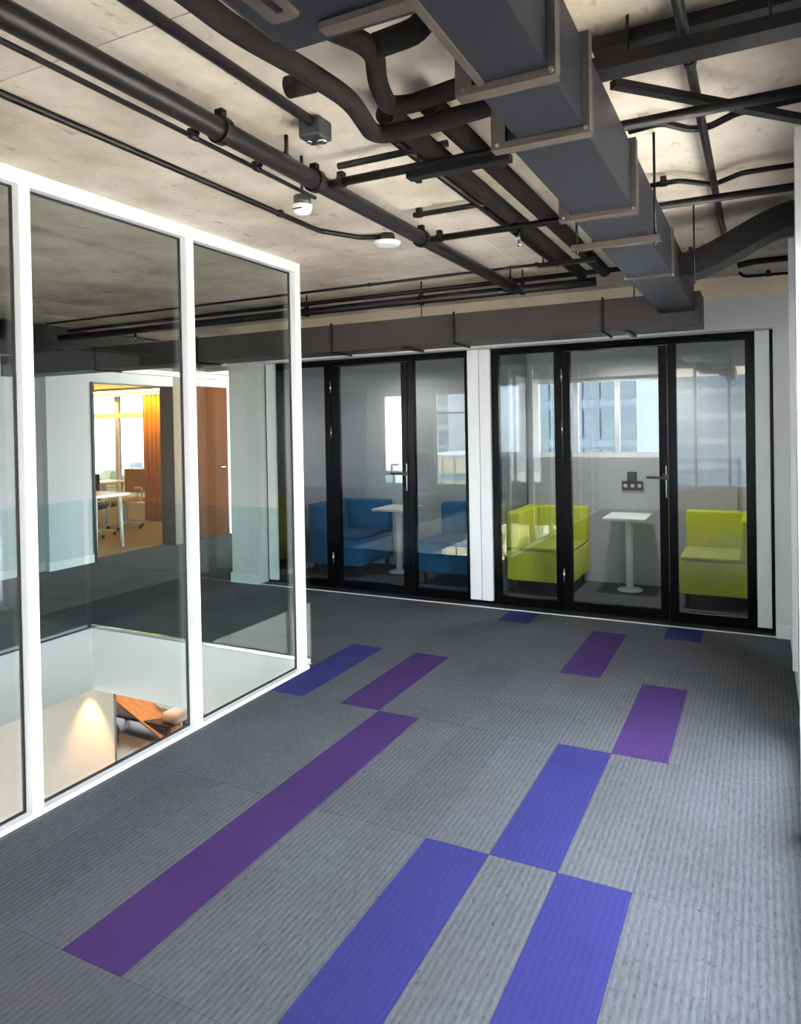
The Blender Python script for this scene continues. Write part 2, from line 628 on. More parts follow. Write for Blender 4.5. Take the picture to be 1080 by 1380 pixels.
# wall around the two booths
S('wall_pier_left', 'white_wall', (-4.87, -4.53, YW, 6.02, 0, 2.225))
S('wall_pier_right', 'white_wall', (0.08, 0.4, YW, 6.0, 0, 2.225))
wf = S('wall_front', 'white_wall', (-4.87, 0.4, YW, 6.0, 2.241, 2.45))
MB().box(-4.87, 0.4, YW, YG - .001, 2.225, 2.241).build('wall_band', 'white_wall', wf)
MB().box(-4.87, 0.4, YW, 6.0, 2.45, H).build('wall_band', 'cream_wall', wf)
S('baseboard_front', 'white_frame', (-4.885, -4.53, YW - .012, YW, 0, .10), (0.08, XR, YW - .012, YW, 0, .10))
S('trim_1', 'plastic_white', (-4.53, 0.08, YW + .006, YW + .022, -0.004, 0.005))
S('trim_2', 'black_rubber', (-4.53, 0.08, YW + .022, YG + .05, -0.006, 0.004))

# right wall: white painted, unseen window placed and sized to set the corridor's daylight
S('wall_right', 'white_wall',
  (XR, XR + .25, 3.85, YW + .1, 0, H), (XR, XR + .25, -1.8, 3.85, 0, .12), (XR, XR + .25, -1.8, 3.85, 2.12, H), (XR, XR + .25, -1.8, 1.2, .12, 2.12))
S('baseboard_right', 'white_frame', (XR - .012, XR, 3.85, YW - .012, 0, .09))
S('trim_3', 'white_frame', (XR - .03, XR, 3.85, 3.93, 0.09, H), (XR - .03, XR, 4.75, 4.81, 0.09, H), (XR - .062, XR + .02, 2.98, 3.05, 0, H))

def window(name, x0, x1, y0, y1, z0, z1, axis, divs, fw=0.05, transom=None, pane='window_glass'):
    """framed window filling an opening; axis = the direction along the wall"""
    fr = MB()
    a0, a1 = (x0, x1) if axis == 'x' else (y0, y1)
    def bx(p, q, r, s_):
        if axis == 'x':
            return (p, q, y0, y1, r, s_)
        return (x0, x1, p, q, r, s_)
    fr.box(*bx(a0, a1, z0, z0 + fw)); fr.box(*bx(a0, a1, z1 - fw, z1))
    fr.box(*bx(a0, a0 + fw, z0 + fw, z1 - fw)); fr.box(*bx(a1 - fw, a1, z0 + fw, z1 - fw))
    o = struct(fr.build(name, 'white_frame'))
    n = divs
    w = (a1 - a0 - fw) / n
    for k in range(1, n):
        MB().box(*bx(a0 + fw / 2 + w * k - fw / 2, a0 + fw / 2 + w * k + fw / 2, z0 + fw, z1 - fw)).build('mullion', 'white_frame', o)
    ym, xm = (y0 + y1) / 2, (x0 + x1) / 2
    zs = [z0 + fw] + ([transom, transom] if transom else []) + [z1 - fw]
    for k in range(n):
        p, q = a0 + fw / 2 + w * k + fw / 2, a0 + fw / 2 + w * (k + 1) - fw / 2
        if transom:
            MB().box(*bx(p, q, transom - fw / 2, transom + fw / 2)).build('transom', 'white_frame', o)
            spans = ((z0 + fw, transom - fw / 2), (transom + fw / 2, z1 - fw))
        else:
            spans = ((z0 + fw, z1 - fw),)
        for r, s_ in spans:
            if axis == 'x':
                MB().box(p, q, ym - .004, ym + .004, r, s_).build('pane', pane, o)
            else:
                MB().box(xm - .004, xm + .004, p, q, r, s_).build('pane', pane, o)
    return o

window('window_1', XR + .10, XR + .16, 1.2, 3.85, .12, 2.12, 'y', 3)
portal('portal_1', (XR + .26, 2.52, 1.12), 2.6, 1.98, (-1, 0, 0))
# wall behind the camera
S('wall_back', 'white_wall', (XP - .052, -1.6, -1.8, -1.6, 0, H), (0.08, XR, -1.8, -1.6, 0, H), (-1.6, .08, -1.8, -1.6, 0, .4), (-1.6, .08, -1.8, -1.6, 2.56, H))
window('window_2', -1.6, .08, -1.74, -1.68, .4, 2.56, 'x', 3)
portal('portal_2', (-.76, -1.82, 1.48), 1.66, 2.14, (0, 1, 0))

# white cladding round the floor opening
S('trim_4', 'fascia_white', (XV, -2.70, YV, YV + .005, -.495, -.004), (XV - .012, XV, -2.5, YV + .005, -.495, -.004),
  (XV, -2.70, -2.5, -2.495, -.495, -.004), (-2.70, -2.69, -2.5, YV, -.495, -.004))

# wall beyond the opening
wl_ = S('wall_left', 'cool_wall',
        (-7.45, -7.26, 3.0, 5.40, 0, H), (-7.45, -7.18, 5.40, 6.0, 0, H), (-7.45, XL, 6.0, 7.37, 2.17, H),
        (-7.45, XL, 8.47, 8.75, 0, H))
MB().box(-7.45, XL, 7.37, 7.70, 0, H).build('wall_panel', 'taupe_wall', wl_)
MB().box(-7.45, XL, 7.70, 8.47, 2.2, H).build('wall_panel', 'cool_wall', wl_)
S('baseboard_left', 'white_frame', (-7.26, -7.248, 3.0, 5.40, 0, .1), (-7.19, -7.168, 5.388, 6.0, 0, .1), (XL, XL + .012, 8.47, 8.75, 0, .1))
S('trim_5', 'white_frame', (-7.45, -7.05, 3.0, 8.75, 2.30, 2.36))
S('wall_far_end', 'taupe_wall', (-7.45, -4.87, 11.9, 12.1, 0, H), (-7.45, -7.2, 8.75, 12, 0, H))
S('wall_office_end', 'white_wall', (-16, -7.45, 5.0, 5.2, 0, H), (-16.2, -16, -4.5, -3.9, 0, H), (-16.2, -16, 4.2, 5.2, 0, H), (-16.2, -16, -3.9, 4.2, 0, .3), (-16.2, -16, -3.9, 4.2, 2.45, H))
d = struct(MB().box(-7.40, XL + .005, 7.70, 8.47, 0, 2.2).build('door_1', 'wood_brown'))
MB().tube([(XL + .005, 8.36, 1.02), (XL + .06, 8.36, 1.02), (XL + .06, 8.22, 1.02)], .011).build('door_handle', 'steel', d, True)
dj = S('trim_6', 'black_paint', (-7.30, -7.165, 6.0, 6.035, 0, 2.17))

# booth shells
S('wall_booth_left', 'grey_fabric_panel', (-4.87, -4.55, 6.10, 7.5, 0, H))
S('wall_booth_middle', 'gloss_grey_wall', (-2.25, -2.16, 6.02, 7.2, 0, 2.4))
S('wall_booth_right', 'light_grey_wall', (0.06, 0.4, 6.0, 7.5, 0, H))
wb = S('wall_booth_back', 'light_grey_wall',
       (-4.55, 0.06, 7.2, 7.4, 0, 1.23), (-4.55, 0.06, 7.2, 7.4, 2.02, H), (-.84, .06, 7.2, 7.4, 1.23, 2.02), (-4.55, -2.1, 7.2, 7.4, 1.23, 2.02))
MB().box(-2.15, -.2, 7.175, 7.2, 0, 1.225).build('acoustic_panel', 'grey_fabric_panel', wb)
MB().box(-4.5, -4.06, 7.175, 7.2, 0.02, 1.98).build('acoustic_panel', 'grey_fabric_panel', wb)
S('ceiling_booth', 'white_wall', (-4.55, 0.06, 6.02, 7.2, 2.4, 2.44))
S('floor_booth', 'booth_floor', (-4.55, .06, 5.98, 7.2, -.2, 0.0), (-4.55, .06, 7.2, 7.4, -.2, 0.0))
window('window_4', -2.1, -.84, 7.26, 7.32, 1.23, 2.02, 'x', 3, .045, pane='dimmed_glass')
portal('portal_4', (-1.47, 7.42, 1.62), 1.2, .76, (0, -1, 0))

# warm lit meeting room beyond
S('floor_meeting', 'carpet_tan', (-13.2, -7.4, 5.2, 9.4, -.3, 0.0))
S('wall_meeting', 'cream_wall', (-13.2, -11.85, 9.2, 9.4, 0, H), (-9.0, -7.45, 9.2, 9.4, 0, H), (-11.85, -9.0, 9.2, 9.4, 2.3, H), (-11.85, -9.0, 9.2, 9.4, 0, .3),
  (-13.4, -13.2, 5.2, 9.4, 0, H))
window('window_6', -11.85, -9.0, 9.26, 9.32, .3, 2.3, 'x', 2, .09, transom=1.86, pane='dimmed_glass')
portal('portal_6', (-10.42, 9.42, 1.3), 2.8, 2.0, (0, -1, 0))
# open office far behind (seen mirrored in the booth glass)
YO = -4.3
S('wall_office', 'cool_wall', (-16, -8.7, YO - .2, YO, 0, H), (-7.75, -7.23, YO - .2, YO, 0, H), (-6.35, -2.4, YO - .2, YO, 0, H), (-2.6, -2.4, YO, -1.8, 0, H),
  (-8.7, -7.75, YO - .2, YO, 2.40, H), (-8.7, -7.75, YO - .2, YO, 0, .1), (-7.23, -6.35, YO - .2, YO, 2.40, H), (-7.23, -6.35, YO - .2, YO, 0, .1))
window('window_7', -8.7, -7.75, YO - .13, YO - .07, .1, 2.40, 'x', 1, .05)
window('window_8', -7.23, -6.35, YO - .13, YO - .07, .1, 2.40, 'x', 1, .05, transom=1.9)
window('window_added', -16.13, -16.07, -3.9, 4.2, .3, 2.45, 'y', 6, .06)  # unseen end window added to bring bounce light into the hall
portal('portal_7', (-8.22, YO - .22, 1.25), .95, 2.3, (0, 1, 0))
portal('portal_8', (-6.79, YO - .22, 1.25), .88, 2.3, (0, 1, 0))
portal('portal_9', (-16.22, .15, 1.38), 8.1, 2.15, (1, 0, 0))

# storey below
S('floor_lower', 'lower_floor', (-13, -2.0, -4.2, 12, -3.3, -3.1))
S('wall_lower', 'lower_wall', (-10, -4.89, 4.25, 4.275, -3.1, -.49), (-13.2, -13, -4.2, 12, -3.1, -.49))
S('wall_lower_back', 'taupe_wall', (-13, -2, 11.9, 12.1, -3.1, -.49), (-2.2, -2.0, -4.2, 12, -3.1, -.49))

# ================================================================== GLASS PARTITION
gp = thing('glass_partition', 'tall white framed glass partition along the floor opening', 'partition', (XP, 1.2, 0))
MB().box(XP - .052, XP, -1.6, 3.86, 0.0, .02).build('base_rail', 'white_frame', gp)
MB().box(XP - .052, XP, -1.6, 3.833, 2.553, H).build('head_rail', 'white_frame', gp)
mull = [(-1.55, -1.5), (-.85, -.80), (.08, .13), (1.01, 1.06), (1.881, 1.931), (2.812, 2.866), (3.775, 3.833)]
for a, b in mull:
    MB().box(XP - .052, XP, a, b, .02, 2.553).build('mullion', 'white_frame', gp)
for (a0, a), (b, b1) in zip(mull[:-1], mull[1:]):
    g = MB().box(XP - .050, XP - .042, a + .008, b - .008, .028, 2.545).build('glass_pane', 'partition_glass', gp)
    s = MB()
    s.box(XP - .052, XP - .04, a, a + .008, .02, 2.553).box(XP - .052, XP - .04, b - .008, b, .02, 2.553)
    s.box(XP - .052, XP - .04, a + .008, b - .008, .02, .028).box(XP - .052, XP - .04, a + .008, b - .008, 2.545, 2.553)
    s.build('gasket', 'black_rubber', g)

# balustrade beyond
def balustrade(label, panes, rail):
    t = thing('glass_balustrade', label, 'balustrade', (panes[0][0], panes[0][2], 0), 'glass balustrades round the opening')
    for p in panes:
        MB().box(p[0], p[1], p[2], p[3], 0.02, 1.02).build('glass_panel', 'balustrade_glass', t)
    MB().box(*rail).build('base_channel', 'steel', t)
yb0, yb1 = YV + .008, YV + .020
balustrade('clear green glass balustrade across the end of the floor opening',
           [(XV - .02, -4.105, yb0, yb1), (-4.095, -3.405, yb0, yb1), (-3.395, -2.705, yb0, yb1)], (XV - .02, -2.705, yb0 - .006, yb1 + .006, 0, .02))
xb0, xb1 = XV - .045, XV - .033
balustrade('clear green glass balustrade along the side of the floor opening facing the partition',
           [(xb0, xb1, -2.45 + 1.28 * k, -2.45 + 1.28 * (k + 1) - .01) for k in range(5)], (xb0 - .006, xb1 + .006, -2.45, 3.95, 0, .02))

# ================================================================== BOOTH FRONTS
Y0, Y1 = YG, YG + .06
def front(room, x, door_hinge, white_posts):
    """x = [outer0, glass, post0, door0, door1, post1, ... ] edges from left to right"""
    f = thing('glazed_screen', 'black framed glass screen fronting the booth with ' + room, 'glass screen', ((x[0] + x[-1]) / 2, Y0, 0.004))
    a0, a1, b0, b1, c0, c1, e0, e1 = x
    MB().box(a0, e1, Y0, Y1, 2.165, 2.24).build('head', 'black_frame', f)
    MB().box(a0, b0, Y0, Y1, .004, .08).build('sill', 'black_frame', f)
    MB().box(c1, e1, Y0, Y1, .004, .08).build('sill', 'black_frame', f)
    bm_, cm_ = (b0 + b1) / 2, (c0 + c1) / 2
    for p, q in ((a0, a1), (b0, bm_ - .003), (cm_ + .003, c1), (e0, e1)):
        MB().box(p, q, Y0, Y1, .08 if p in (a0, e0) else .004, 2.165).build('post', 'black_frame', f)
    for p, q in ((a1, b0), (c1, e0)):
        MB().box(p, q, Y0 + .012, Y0 + .022, .08, 2.165).build('glass_pane', 'booth_glass', f)
    dr = thing('glass_door', 'black framed glass door into the booth with ' + room, 'door', ((bm_ + cm_) / 2, Y0, 0.01))
    MB().box(bm_ + .003, b1, Y0, Y1, .012, 2.16).build('stile', 'black_frame', dr)
    MB().box(c0, cm_ - .003, Y0, Y1, .012, 2.16).build('stile', 'black_frame', dr)
    MB().box(b1, c0, Y0, Y1, 2.10 + .055, 2.16).build('rail', 'black_frame', dr)
    MB().box(b1, c0, Y0, Y1, .012, .085).build('rail', 'black_frame', dr)
    MB().box(b1, c0, Y0 + .012, Y0 + .022, .085, 2.155).build('glass_pane', 'booth_glass', dr)
    for z in (1.96, 1.52, .30):
        MB().cyl((bm_ - .001, Y0 - .008, z - .055), (bm_ - .001, Y0 - .008, z + .055), .008).build('hinge', 'steel', dr, True)
    hx = cm_ - .035
    MB().box(hx + .016, hx + .024, Y0 - .006, Y0, .97, 1.22).build('handle_plate', 'steel', dr)
    hd = MB().tube([(hx + .012, Y0 - .006, 1.13), (hx + .012, Y0 - .055, 1.13), (hx - .12, Y0 - .055, 1.13)], .010, bend=.02)
    hd.build('lever_handle', 'gunmetal', dr, True)
    MB().cyl((hx + .012, Y0 - .006, 1.13), (hx + .012, Y0 - .014, 1.13), .024).build('handle_rose', 'gunmetal', dr, True)
front('blue seats', [-4.38, -4.33, -3.814, -3.662, -2.976, -2.849, -2.346, -2.309], 0, 0)
front('lime green seats', [-2.096, -2.031, -1.544, -1.412, -.718, -.587, -.105, -.04], 0, 0)
def post(x0, x1, label, y0=YG - .03):
    tag(MB().rbox(x0, x1, y0, y0 + .09, .03, 2.222, .004, 1).build('panel_post', 'white_frame'), label, 'post', 'white posts between the booths')
    S('trim_7', 'black_frame', (x0, x1, YG, YG + .06, .004, .03))
post(-2.308, -2.203, 'white panel post at the edge of the booth with blue seats')
post(-2.197, -2.098, 'white panel post at the hinge side of the booth with lime green seats')
post(-.038, .058, 'white panel post beside the bare white wall end')
post(-4.50, -4.395, 'white panel post beside the white pier seen through the partition')
S('trim_8', 'black_frame', (.058, .08, YG - .03, YG + .06, .004, 2.225), (-4.395, -4.38, YG, YG + .06, .004, 2.225), (-4.53, -4.50, YG, YG + .06, .004, 2.225))

# ================================================================== FURNITURE IN THE BOOTHS
def corner_seat(label, x0, x1, y0, y1, side, c, group):
    """upholstered cube seat with a backrest along one side and one along the rear"""
    t = thing('booth_sofa', label, 'sofa', ((x0 + x1) / 2, (y0 + y1) / 2, 0), group)
    MB().rbox(x0, x1, y0, y1, .115, .40, .018).build('seat_base', c, t, True)
    q0, q1 = (x0 + .13, x1) if side < 0 else (x0, x1 - .13)
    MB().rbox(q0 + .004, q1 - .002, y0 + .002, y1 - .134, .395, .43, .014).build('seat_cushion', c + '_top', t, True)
    if side < 0:
        MB().rbox(x0, x0 + .13, y0, y1, .41, .75, .02).build('side_backrest', c, t, True)
    else:
        MB().rbox(x1 - .13, x1, y0, y1, .41, .75, .02).build('side_backrest', c, t, True)
    MB().rbox(q0 + .002, q1, y1 - .13, y1, .41, .75, .02).build('rear_backrest', c, t, True)
    for px in (x0 + .06, x1 - .06):
        for py in (y0 + .06, y1 - .06):
            MB().cyl((px, py, 0), (px, py, .125), .016, .024).build('leg', 'plastic_dark', t, True)
corner_seat('lime green booth sofa against the glossy grey partition', -2.14, -1.53, 6.40, 7.16, -1, 'sofa_lime', 'lime sofas')
corner_seat('lime green booth sofa at the wall end away from the blue seats', -.63, -.03, 6.42, 7.16, 1, 'sofa_lime', 'lime sofas')
corner_seat('blue booth sofa on the side nearest the floor opening', -4.37, -3.72, 6.42, 7.16, -1, 'sofa_blue', 'blue sofas')
corner_seat('blue booth sofa backing onto the booth with lime green seats', -3.08, -2.27, 6.44, 7.16, 1, 'sofa_blue', 'blue sofas')
def table(label, x, y):
    t = thing('pedestal_table', label, 'table', (x, y, 0), 'pedestal tables')
    MB().rbox(x - .20, x + .18, y - .24, y + .24, .675, .70, .006, 2).build('table_top', 'plastic_white', t)
    MB().cyl((x, y, .02), (x, y, .675), .034, n=20).build('column', 'plastic_white', t, True)
    MB().lathe([(.115, 0), (.115, .008), (.10, .018), (.04, .024)], (x, y, 0)).build('foot_disc', 'plastic_white', t, True)
table('small white pedestal table between the lime green sofas', -1.11, 6.90)
table('small white pedestal table between the blue sofas', -3.50, 6.86)
# control panel on the acoustic wall
t = thing('wall_socket_panel', 'dark socket and switch panel on the grey booth wall', 'socket panel', (-1.11, 7.175, .91))
MB().rbox(-1.215, -1.015, 7.16, 7.175, .91, 1.0, .004, 1).build('socket_plate', 'plastic_dark', t)
MB().rbox(-1.165, -1.075, 7.155, 7.175, 1.0, 1.09, .004, 1).build('screen', 'plastic_dark', t)
for k in range(3):
    MB().cyl((-1.18 + .065 * k, 7.16, .955), (-1.18 + .065 * k, 7.154, .955), .018).build('socket', 'fabric_pink', t, True)

# ================================================================== OVERHEAD SERVICES
def pipe(name, label, cat, pts, r, m='black_paint', clamps=(), group=None, rods=True, norod=()):
    o = thing(name, label, cat, pts[0], group)
    MB().tube(pts, r, bend=max(r * 2.5, .03)).build('tube', m, o, True)
    for ci, (c, ax) in enumerate(clamps):
        c = Vector(c)
        dv = Vector((0, 1, 0)) if ax == 'y' else Vector((1, 0, 0))
        cl = MB().cyl(c - dv * .014, c + dv * .014, min(r * 1.28, max(r * 1.02, H - c.z - .0005)), n=20)
        sd = Vector((1, 0, 0)) if ax == 'y' else Vector((0, 1, 0))
        cl.box(*[k for pr_ in zip((c - dv * .012 - sd * .014 + Vector((0, 0, r * .9))), (c + dv * .012 + sd * .014 + Vector((0, 0, min(r * 1.5 + .012, H - c.z - .0005))))) for k in pr_])
        k = cl.build('clamp', m, o)
        if rods and ci not in norod and H - c.z > r + .02:
            MB().cyl(c + Vector((0, 0, r)), (c.x, c.y, H), .006, n=8).build('hanger_rod', m, o, True)
    return o

pipe('sprinkler_main', 'thick black sprinkler main running beside the glass partition', 'pipe', [(-1.48, -1.6, 2.48), (-1.48, 4.72, 2.48)], .034,
     clamps=[((-1.48, 1.74, 2.48), 'y'), ((-1.48, 2.26, 2.48), 'y'), ((-1.48, 3.20, 2.48), 'y'), ((-1.48, .6, 2.48), 'y'), ((-1.48, 4.6, 2.48), 'y')], norod=(0, 1, 2))
pipe('conduit', 'thin black conduit clipped under the side of the thick sprinkler main', 'conduit', [(-1.545, -1.6, 2.455), (-1.545, 2.36, 2.455)], .008,
     clamps=[((-1.545, 1.69, 2.455), 'y'), ((-1.545, 2.0, 2.455), 'y')], rods=False)
pipe('conduit', 'black ceiling conduit bending towards the flat white disc detector', 'conduit',
     [(-2.07, -1.6, 2.598), (-2.07, 3.2, 2.598), (-1.95, 3.42, 2.598), (-1.84, 3.47, 2.598)], .0125,
     clamps=[((-2.07, 2.85, 2.598), 'y'), ((-2.07, 1.2, 2.598), 'y')], rods=False)
pipe('conduit', 'black ceiling conduit ending at the small black spotlight box', 'conduit', [(-1.35, -1.6, 2.595), (-1.35, 2.05, 2.595)], .017,
     clamps=[((-1.35, .9, 2.595), 'y')], rods=False)
pipe('sprinkler_branch', 'black branch pipe crossing over the duct by the crossed conduits', 'pipe', [(-1.48, 2.32, 2.48), (XR, 2.32, 2.48)], .0165,
     clamps=[((-1.40, 2.32, 2.48), 'x')], norod=(0,))
BRANCH = pipe('sprinkler_branch', 'black branch pipe carrying the small sprinkler head', 'pipe', [(-1.48, 3.24, 2.48), (XR, 3.25, 2.48)], .0165,
     clamps=[((-1.40, 3.24, 2.48), 'x'), ((-1.02, 3.242, 2.48), 'x')], norod=(0, 1))
pipe('conduit', 'short black conduit running just behind the branch pipe with strut bracket', 'conduit', [(-1.46, 2.40, 2.575), (-1.0, 2.40, 2.575)], .013, rods=False)
pipe('conduit', 'short black conduit tucked above the branch pipe with sprinkler head', 'conduit', [(-1.50, 3.16, 2.585), (-1.10, 3.16, 2.585)], .013,
     clamps=[((-1.47, 3.16, 2.585), 'x')], rods=False)
pipe('conduit', 'thin black conduit with wavy bends beside the diagonal black bar', 'conduit',
     [(-.40, 2.60, 2.57), (-.29, 2.58, 2.57), (-.21, 2.69, 2.57), (-.15, 2.70, 2.57), (-.06, 2.62, 2.57), (XR, 2.60, 2.57)], .012)
pipe('conduit', 'thin black conduit with wavy bends close to the curved black duct', 'conduit',
     [(-.44, 3.24, 2.57), (-.30, 3.23, 2.57), (-.17, 3.36, 2.57), (-.06, 3.26, 2.57), (XR, 3.27, 2.57)], .011,
     clamps=[((-.36, 3.235, 2.57), 'x')], rods=False)
pipe('conduit', 'black conduit running lengthwise between the duct and the bare right wall', 'conduit', [(-.165, -1.6, 2.54), (-.165, 4.6, 2.54)], .014,
     clamps=[((-.165, 2.12, 2.54), 'y'), ((-.165, 4.3, 2.54), 'y')])
tag(MB().sweep_rect([(-.44, 0, 0), (.30, 0, 0)], .03, .022).build('brace_bar', 'black_paint'), 'black diagonal bar crossing under the branch pipe near the duct', 'bar')
bb = bpy.data.objects['brace_bar']
bb.location = (-.115, 2.37, 2.515); bb.rotation_euler = (0, 0, math.atan2(.56, .51))
# insulated chilled water pipes beside the duct
pipe('insulated_pipe', 'thick black insulated pipe furthest from the rectangular duct', 'pipe', [(-1.03, 1.98, 2.53), (-1.03, 4.70, 2.53)], .036, 'black_insulation')
pipe('insulated_pipe', 'thick black insulated pipe running closest to the rectangular duct', 'pipe', [(-.885, 1.98, 2.53), (-.885, 4.70, 2.53)], .036, 'black_insulation')
pipe('conduit', 'slim black conduit running next to the insulated pipes', 'conduit', [(-1.165, 2.3, 2.585), (-1.165, 4.6, 2.585)], .016)
IR = .027
pipe('insulated_pipe', 'black insulated pipe snaking from the fan coil unit to a low elbow', 'pipe',
     [(-1.0, .40, 2.43), (-1.02, 1.25, 2.43), (-.985, 1.48, 2.43), (-.97, 1.66, 2.43), (-1.03, 1.90, 2.43), (-.90, 1.915, 2.43), (-.59, 1.90, 2.445)], IR, 'black_insulation')
pipe('insulated_pipe', 'short black insulated pipe stub capped beside the fan coil unit', 'pipe', [(-1.075, 1.525, 2.43), (-1.0, 1.53, 2.43)], IR, 'black_insulation')
pipe('insulated_pipe', 'black insulated pipe forming the upper elbow behind the fan coil unit', 'pipe',
     [(-.93, 1.30, 2.49), (-.90, 1.42, 2.49), (-.84, 1.56, 2.49), (-.92, 1.72, 2.49), (-.96, 1.86, 2.49), (-.90, 1.885, 2.49), (-.60, 1.85, 2.50)], IR, 'black_insulation')
pipe('insulated_pipe', 'black insulated pipe with a capped end branching near the soffit', 'pipe', [(-.845, 1.575, 2.50), (-.70, 1.56, 2.50), (-.675, 1.557, H)], IR + .003, 'black_insulation')
# cross pipes by the booths
DRAIN = pipe('drain_pipe', 'thick black cross pipe over the booth duct meeting the sprinkler main', 'pipe', [(-6.08, 4.74, 2.48), (-.95, 4.74, 2.48)], .030,
     clamps=[((-1.44, 4.74, 2.48), 'x'), ((-2.2, 4.74, 2.48), 'x'), ((-3.2, 4.74, 2.48), 'x')])
pipe('conduit', 'black cross pipe hugging the soffit above the booth duct', 'conduit', [(-6.08, 4.84, 2.565), (-.80, 4.84, 2.565)], .017)
pipe('conduit', 'thin black cross conduit nearest the main soffit joint', 'conduit', [(-6.08, 4.60, 2.602), (-1.1, 4.60, 2.602)], .009,
     clamps=[((-2.55, 4.60, 2.602), 'x'), ((-1.3, 4.60, 2.602), 'x')], rods=False)
pipe('conduit', 'black pipe entering the bare right wall above the booth wall end', 'conduit', [(-.13, 5.2, 2.575), (-.04, 5.2, 2.59), (XR, 5.2, 2.59)], .02)
pipe('conduit', 'thin black conduit looping into the right wall below the thicker pipe', 'conduit', [(-.12, 5.2, 2.53), (-.09, 5.2, 2.50), (XR, 5.2, 2.495)], .010,
     clamps=[((.05, 5.2, 2.498), 'x')], rods=False)

# rectangular supply duct, lengthwise
DX0, DX1, DZ0, DZ1 = -.56, -.36, 2.24, 2.44
t = thing('air_duct', 'long dark grey rectangular duct with flanged joints overhead', 'duct', ((DX0 + DX1) / 2, 3.0, DZ0))
ys = [-1.6, .55, 1.385, 1.69, 2.38, 3.52, 4.748]
lx = [-.50, -.50, -.515, -.546, -.555, -.56]           # the left side steps out after each joint
for k in range(len(ys) - 1):
    MB().box(lx[k], DX1, ys[k] + .0005, ys[k + 1] - .0005, DZ0, DZ1).build('duct_section', 'duct_metal', t)
for k, y in enumerate(ys[1:-1]):
    fl = MB()
    w, d, wl2 = .016, .018, .036
    if y > 3:
        w, d, wl2 = .010, .012, .012
    x0 = lx[k + 1]
    fl.box(x0 - wl2, DX1 + w, y - d, y + d, DZ0 - w, DZ0).box(x0 - wl2, DX1 + w, y - d, y + d, DZ1, DZ1 + w)
    fl.box(x0 - wl2, x0, y - d, y + d, DZ0, DZ1).box(DX1, DX1 + w, y - d, y + d, DZ0, DZ1)
    f_ = fl.build('flange', 'flange_metal', t)
    for bx in (x0 - wl2 / 2, DX1 + w / 2):
        MB().cyl((bx, y - d, DZ0 - w / 2), (bx, y - d - .006, DZ0 - w / 2), .006, n=6).build('bolt', 'steel', f_)
for x in (lx[0] + .02,):
    MB().box(x - .02, x - .006, -1.6, 1.365, DZ0 - .006, DZ0).build('edge_angle', 'flange_metal', t)
hb = MB().box(-.645, -.32, 2.755, 2.785, DZ0 - .022, DZ0).build('hanger_bar', 'flange_metal', t)
for x in (-.625, -.34):
    MB().cyl((x, 2.77, DZ0 - .035), (x, 2.77, H), .005, n=8).build('hanger_rod', 'black_paint', hb, True)
# booth duct, crosswise
XD0, XD1, XDZ0, XDZ1, XDY0, XDY1 = -7.0, -.325, 2.155, 2.36, 4.75, 5.05
t = thing('air_duct', 'dark brown-grey duct running crosswise in front of the booths', 'duct', ((XD0 + XD1) / 2, 4.9, XDZ0))
xs = [XD0, -5.6, -4.35, -2.98, -1.95, -.91, XD1]
for k in range(len(xs) - 1):
    MB().box(xs[k] + .0005, xs[k + 1] - .0005, XDY0, XDY1, XDZ0, XDZ1).build('duct_section', 'duct_dark', t)
for x in xs[1:-1]:
    f_ = MB().box(x - .006, x + .006, XDY0 - .014, XDY0, XDZ0 - .014, XDZ1 + .014).box(x - .006, x + .006, XDY0, XDY1, XDZ0 - .014, XDZ0).build('seam', 'black_paint', t)
for x in (-2.35, -.76):
    MB().box(x - .012, x + .012, XDY0 - .03, XDY1 + .02, XDZ0 - .02, XDZ0).build('hanger_bar', 'black_paint', t)
    MB().cyl((x, XDY1 + .012, XDZ0 - .02), (x, XDY1 + .012, H), .004, n=8).build('hanger_rod', 'black_paint', t, True)
# curved branch duct
t = thing('branch_duct', 'curved black branch duct rising from the long duct towards the right wall', 'duct', (-.1, 3.9, 2.3))
path = []
for k in range(15):
    u = k / 14
    e = u * u * (3 - 2 * u)
    path.append((-.358 + .538 * u, 3.9, 2.335 + .185 * e))
MB().sweep_rect(path, .20, .115).build('duct_body', 'black_paint', t)
MB().box(-.31, -.295, 3.79, 4.01, 2.27, 2.415).build('collar', 'black_paint', t)
MB().cyl((-.285, 3.792, 2.25), (-.285, 3.792, H), .004, n=8).build('hanger_rod', 'black_paint', t, True)
# duct over the far corridor
t = thing('air_duct', 'wide black duct hung over the far corridor beyond the floor opening', 'duct', (-6.5, 5.5, 2.3))
for k in range(4):
    MB().box(-6.95, -6.15, 2.6 + 1.3 * k + .001, 3.9 + 1.3 * k, 2.385, 2.59).build('duct_section', 'duct_dark', t)
for k in range(1, 4):
    MB().box(-6.97, -6.13, 2.6 + 1.3 * k - .012, 2.6 + 1.3 * k + .012, 2.37, 2.385).build('seam', 'black_paint', t)
# cable trays
def tray(label, x0, x1, y0, y1, z):
    t = thing('cable_tray', label, 'cable tray', (x1, (y0 + y1) / 2, z), 'black cable trays')
    MB().box(x0, x1, y0, y1, z, z + .004).build('tray_floor', 'black_paint', t)
    MB().box(x0, x1, y0, y0 + .004, z + .004, z + .035).build('tray_side', 'black_paint', t)
    MB().box(x0, x1, y1 - .004, y1, z + .004, z + .035).build('tray_side', 'black_paint', t)
    yr = y1 - .012 if z > 2.52 else y0 + .012
    for x in (x0 + .1, x1 - .15):
        MB().cyl((x, yr, z + .004), (x, yr, H), .004, n=8).build('hanger_rod', 'black_paint', t, True)
tray('black cable tray tight against the soffit beside the long duct', -.40, XR, 1.985, 2.055, 2.565)
tray('black cable tray slung lower next to the branch pipe', -.40, XR, 1.935, 2.01, 2.485)
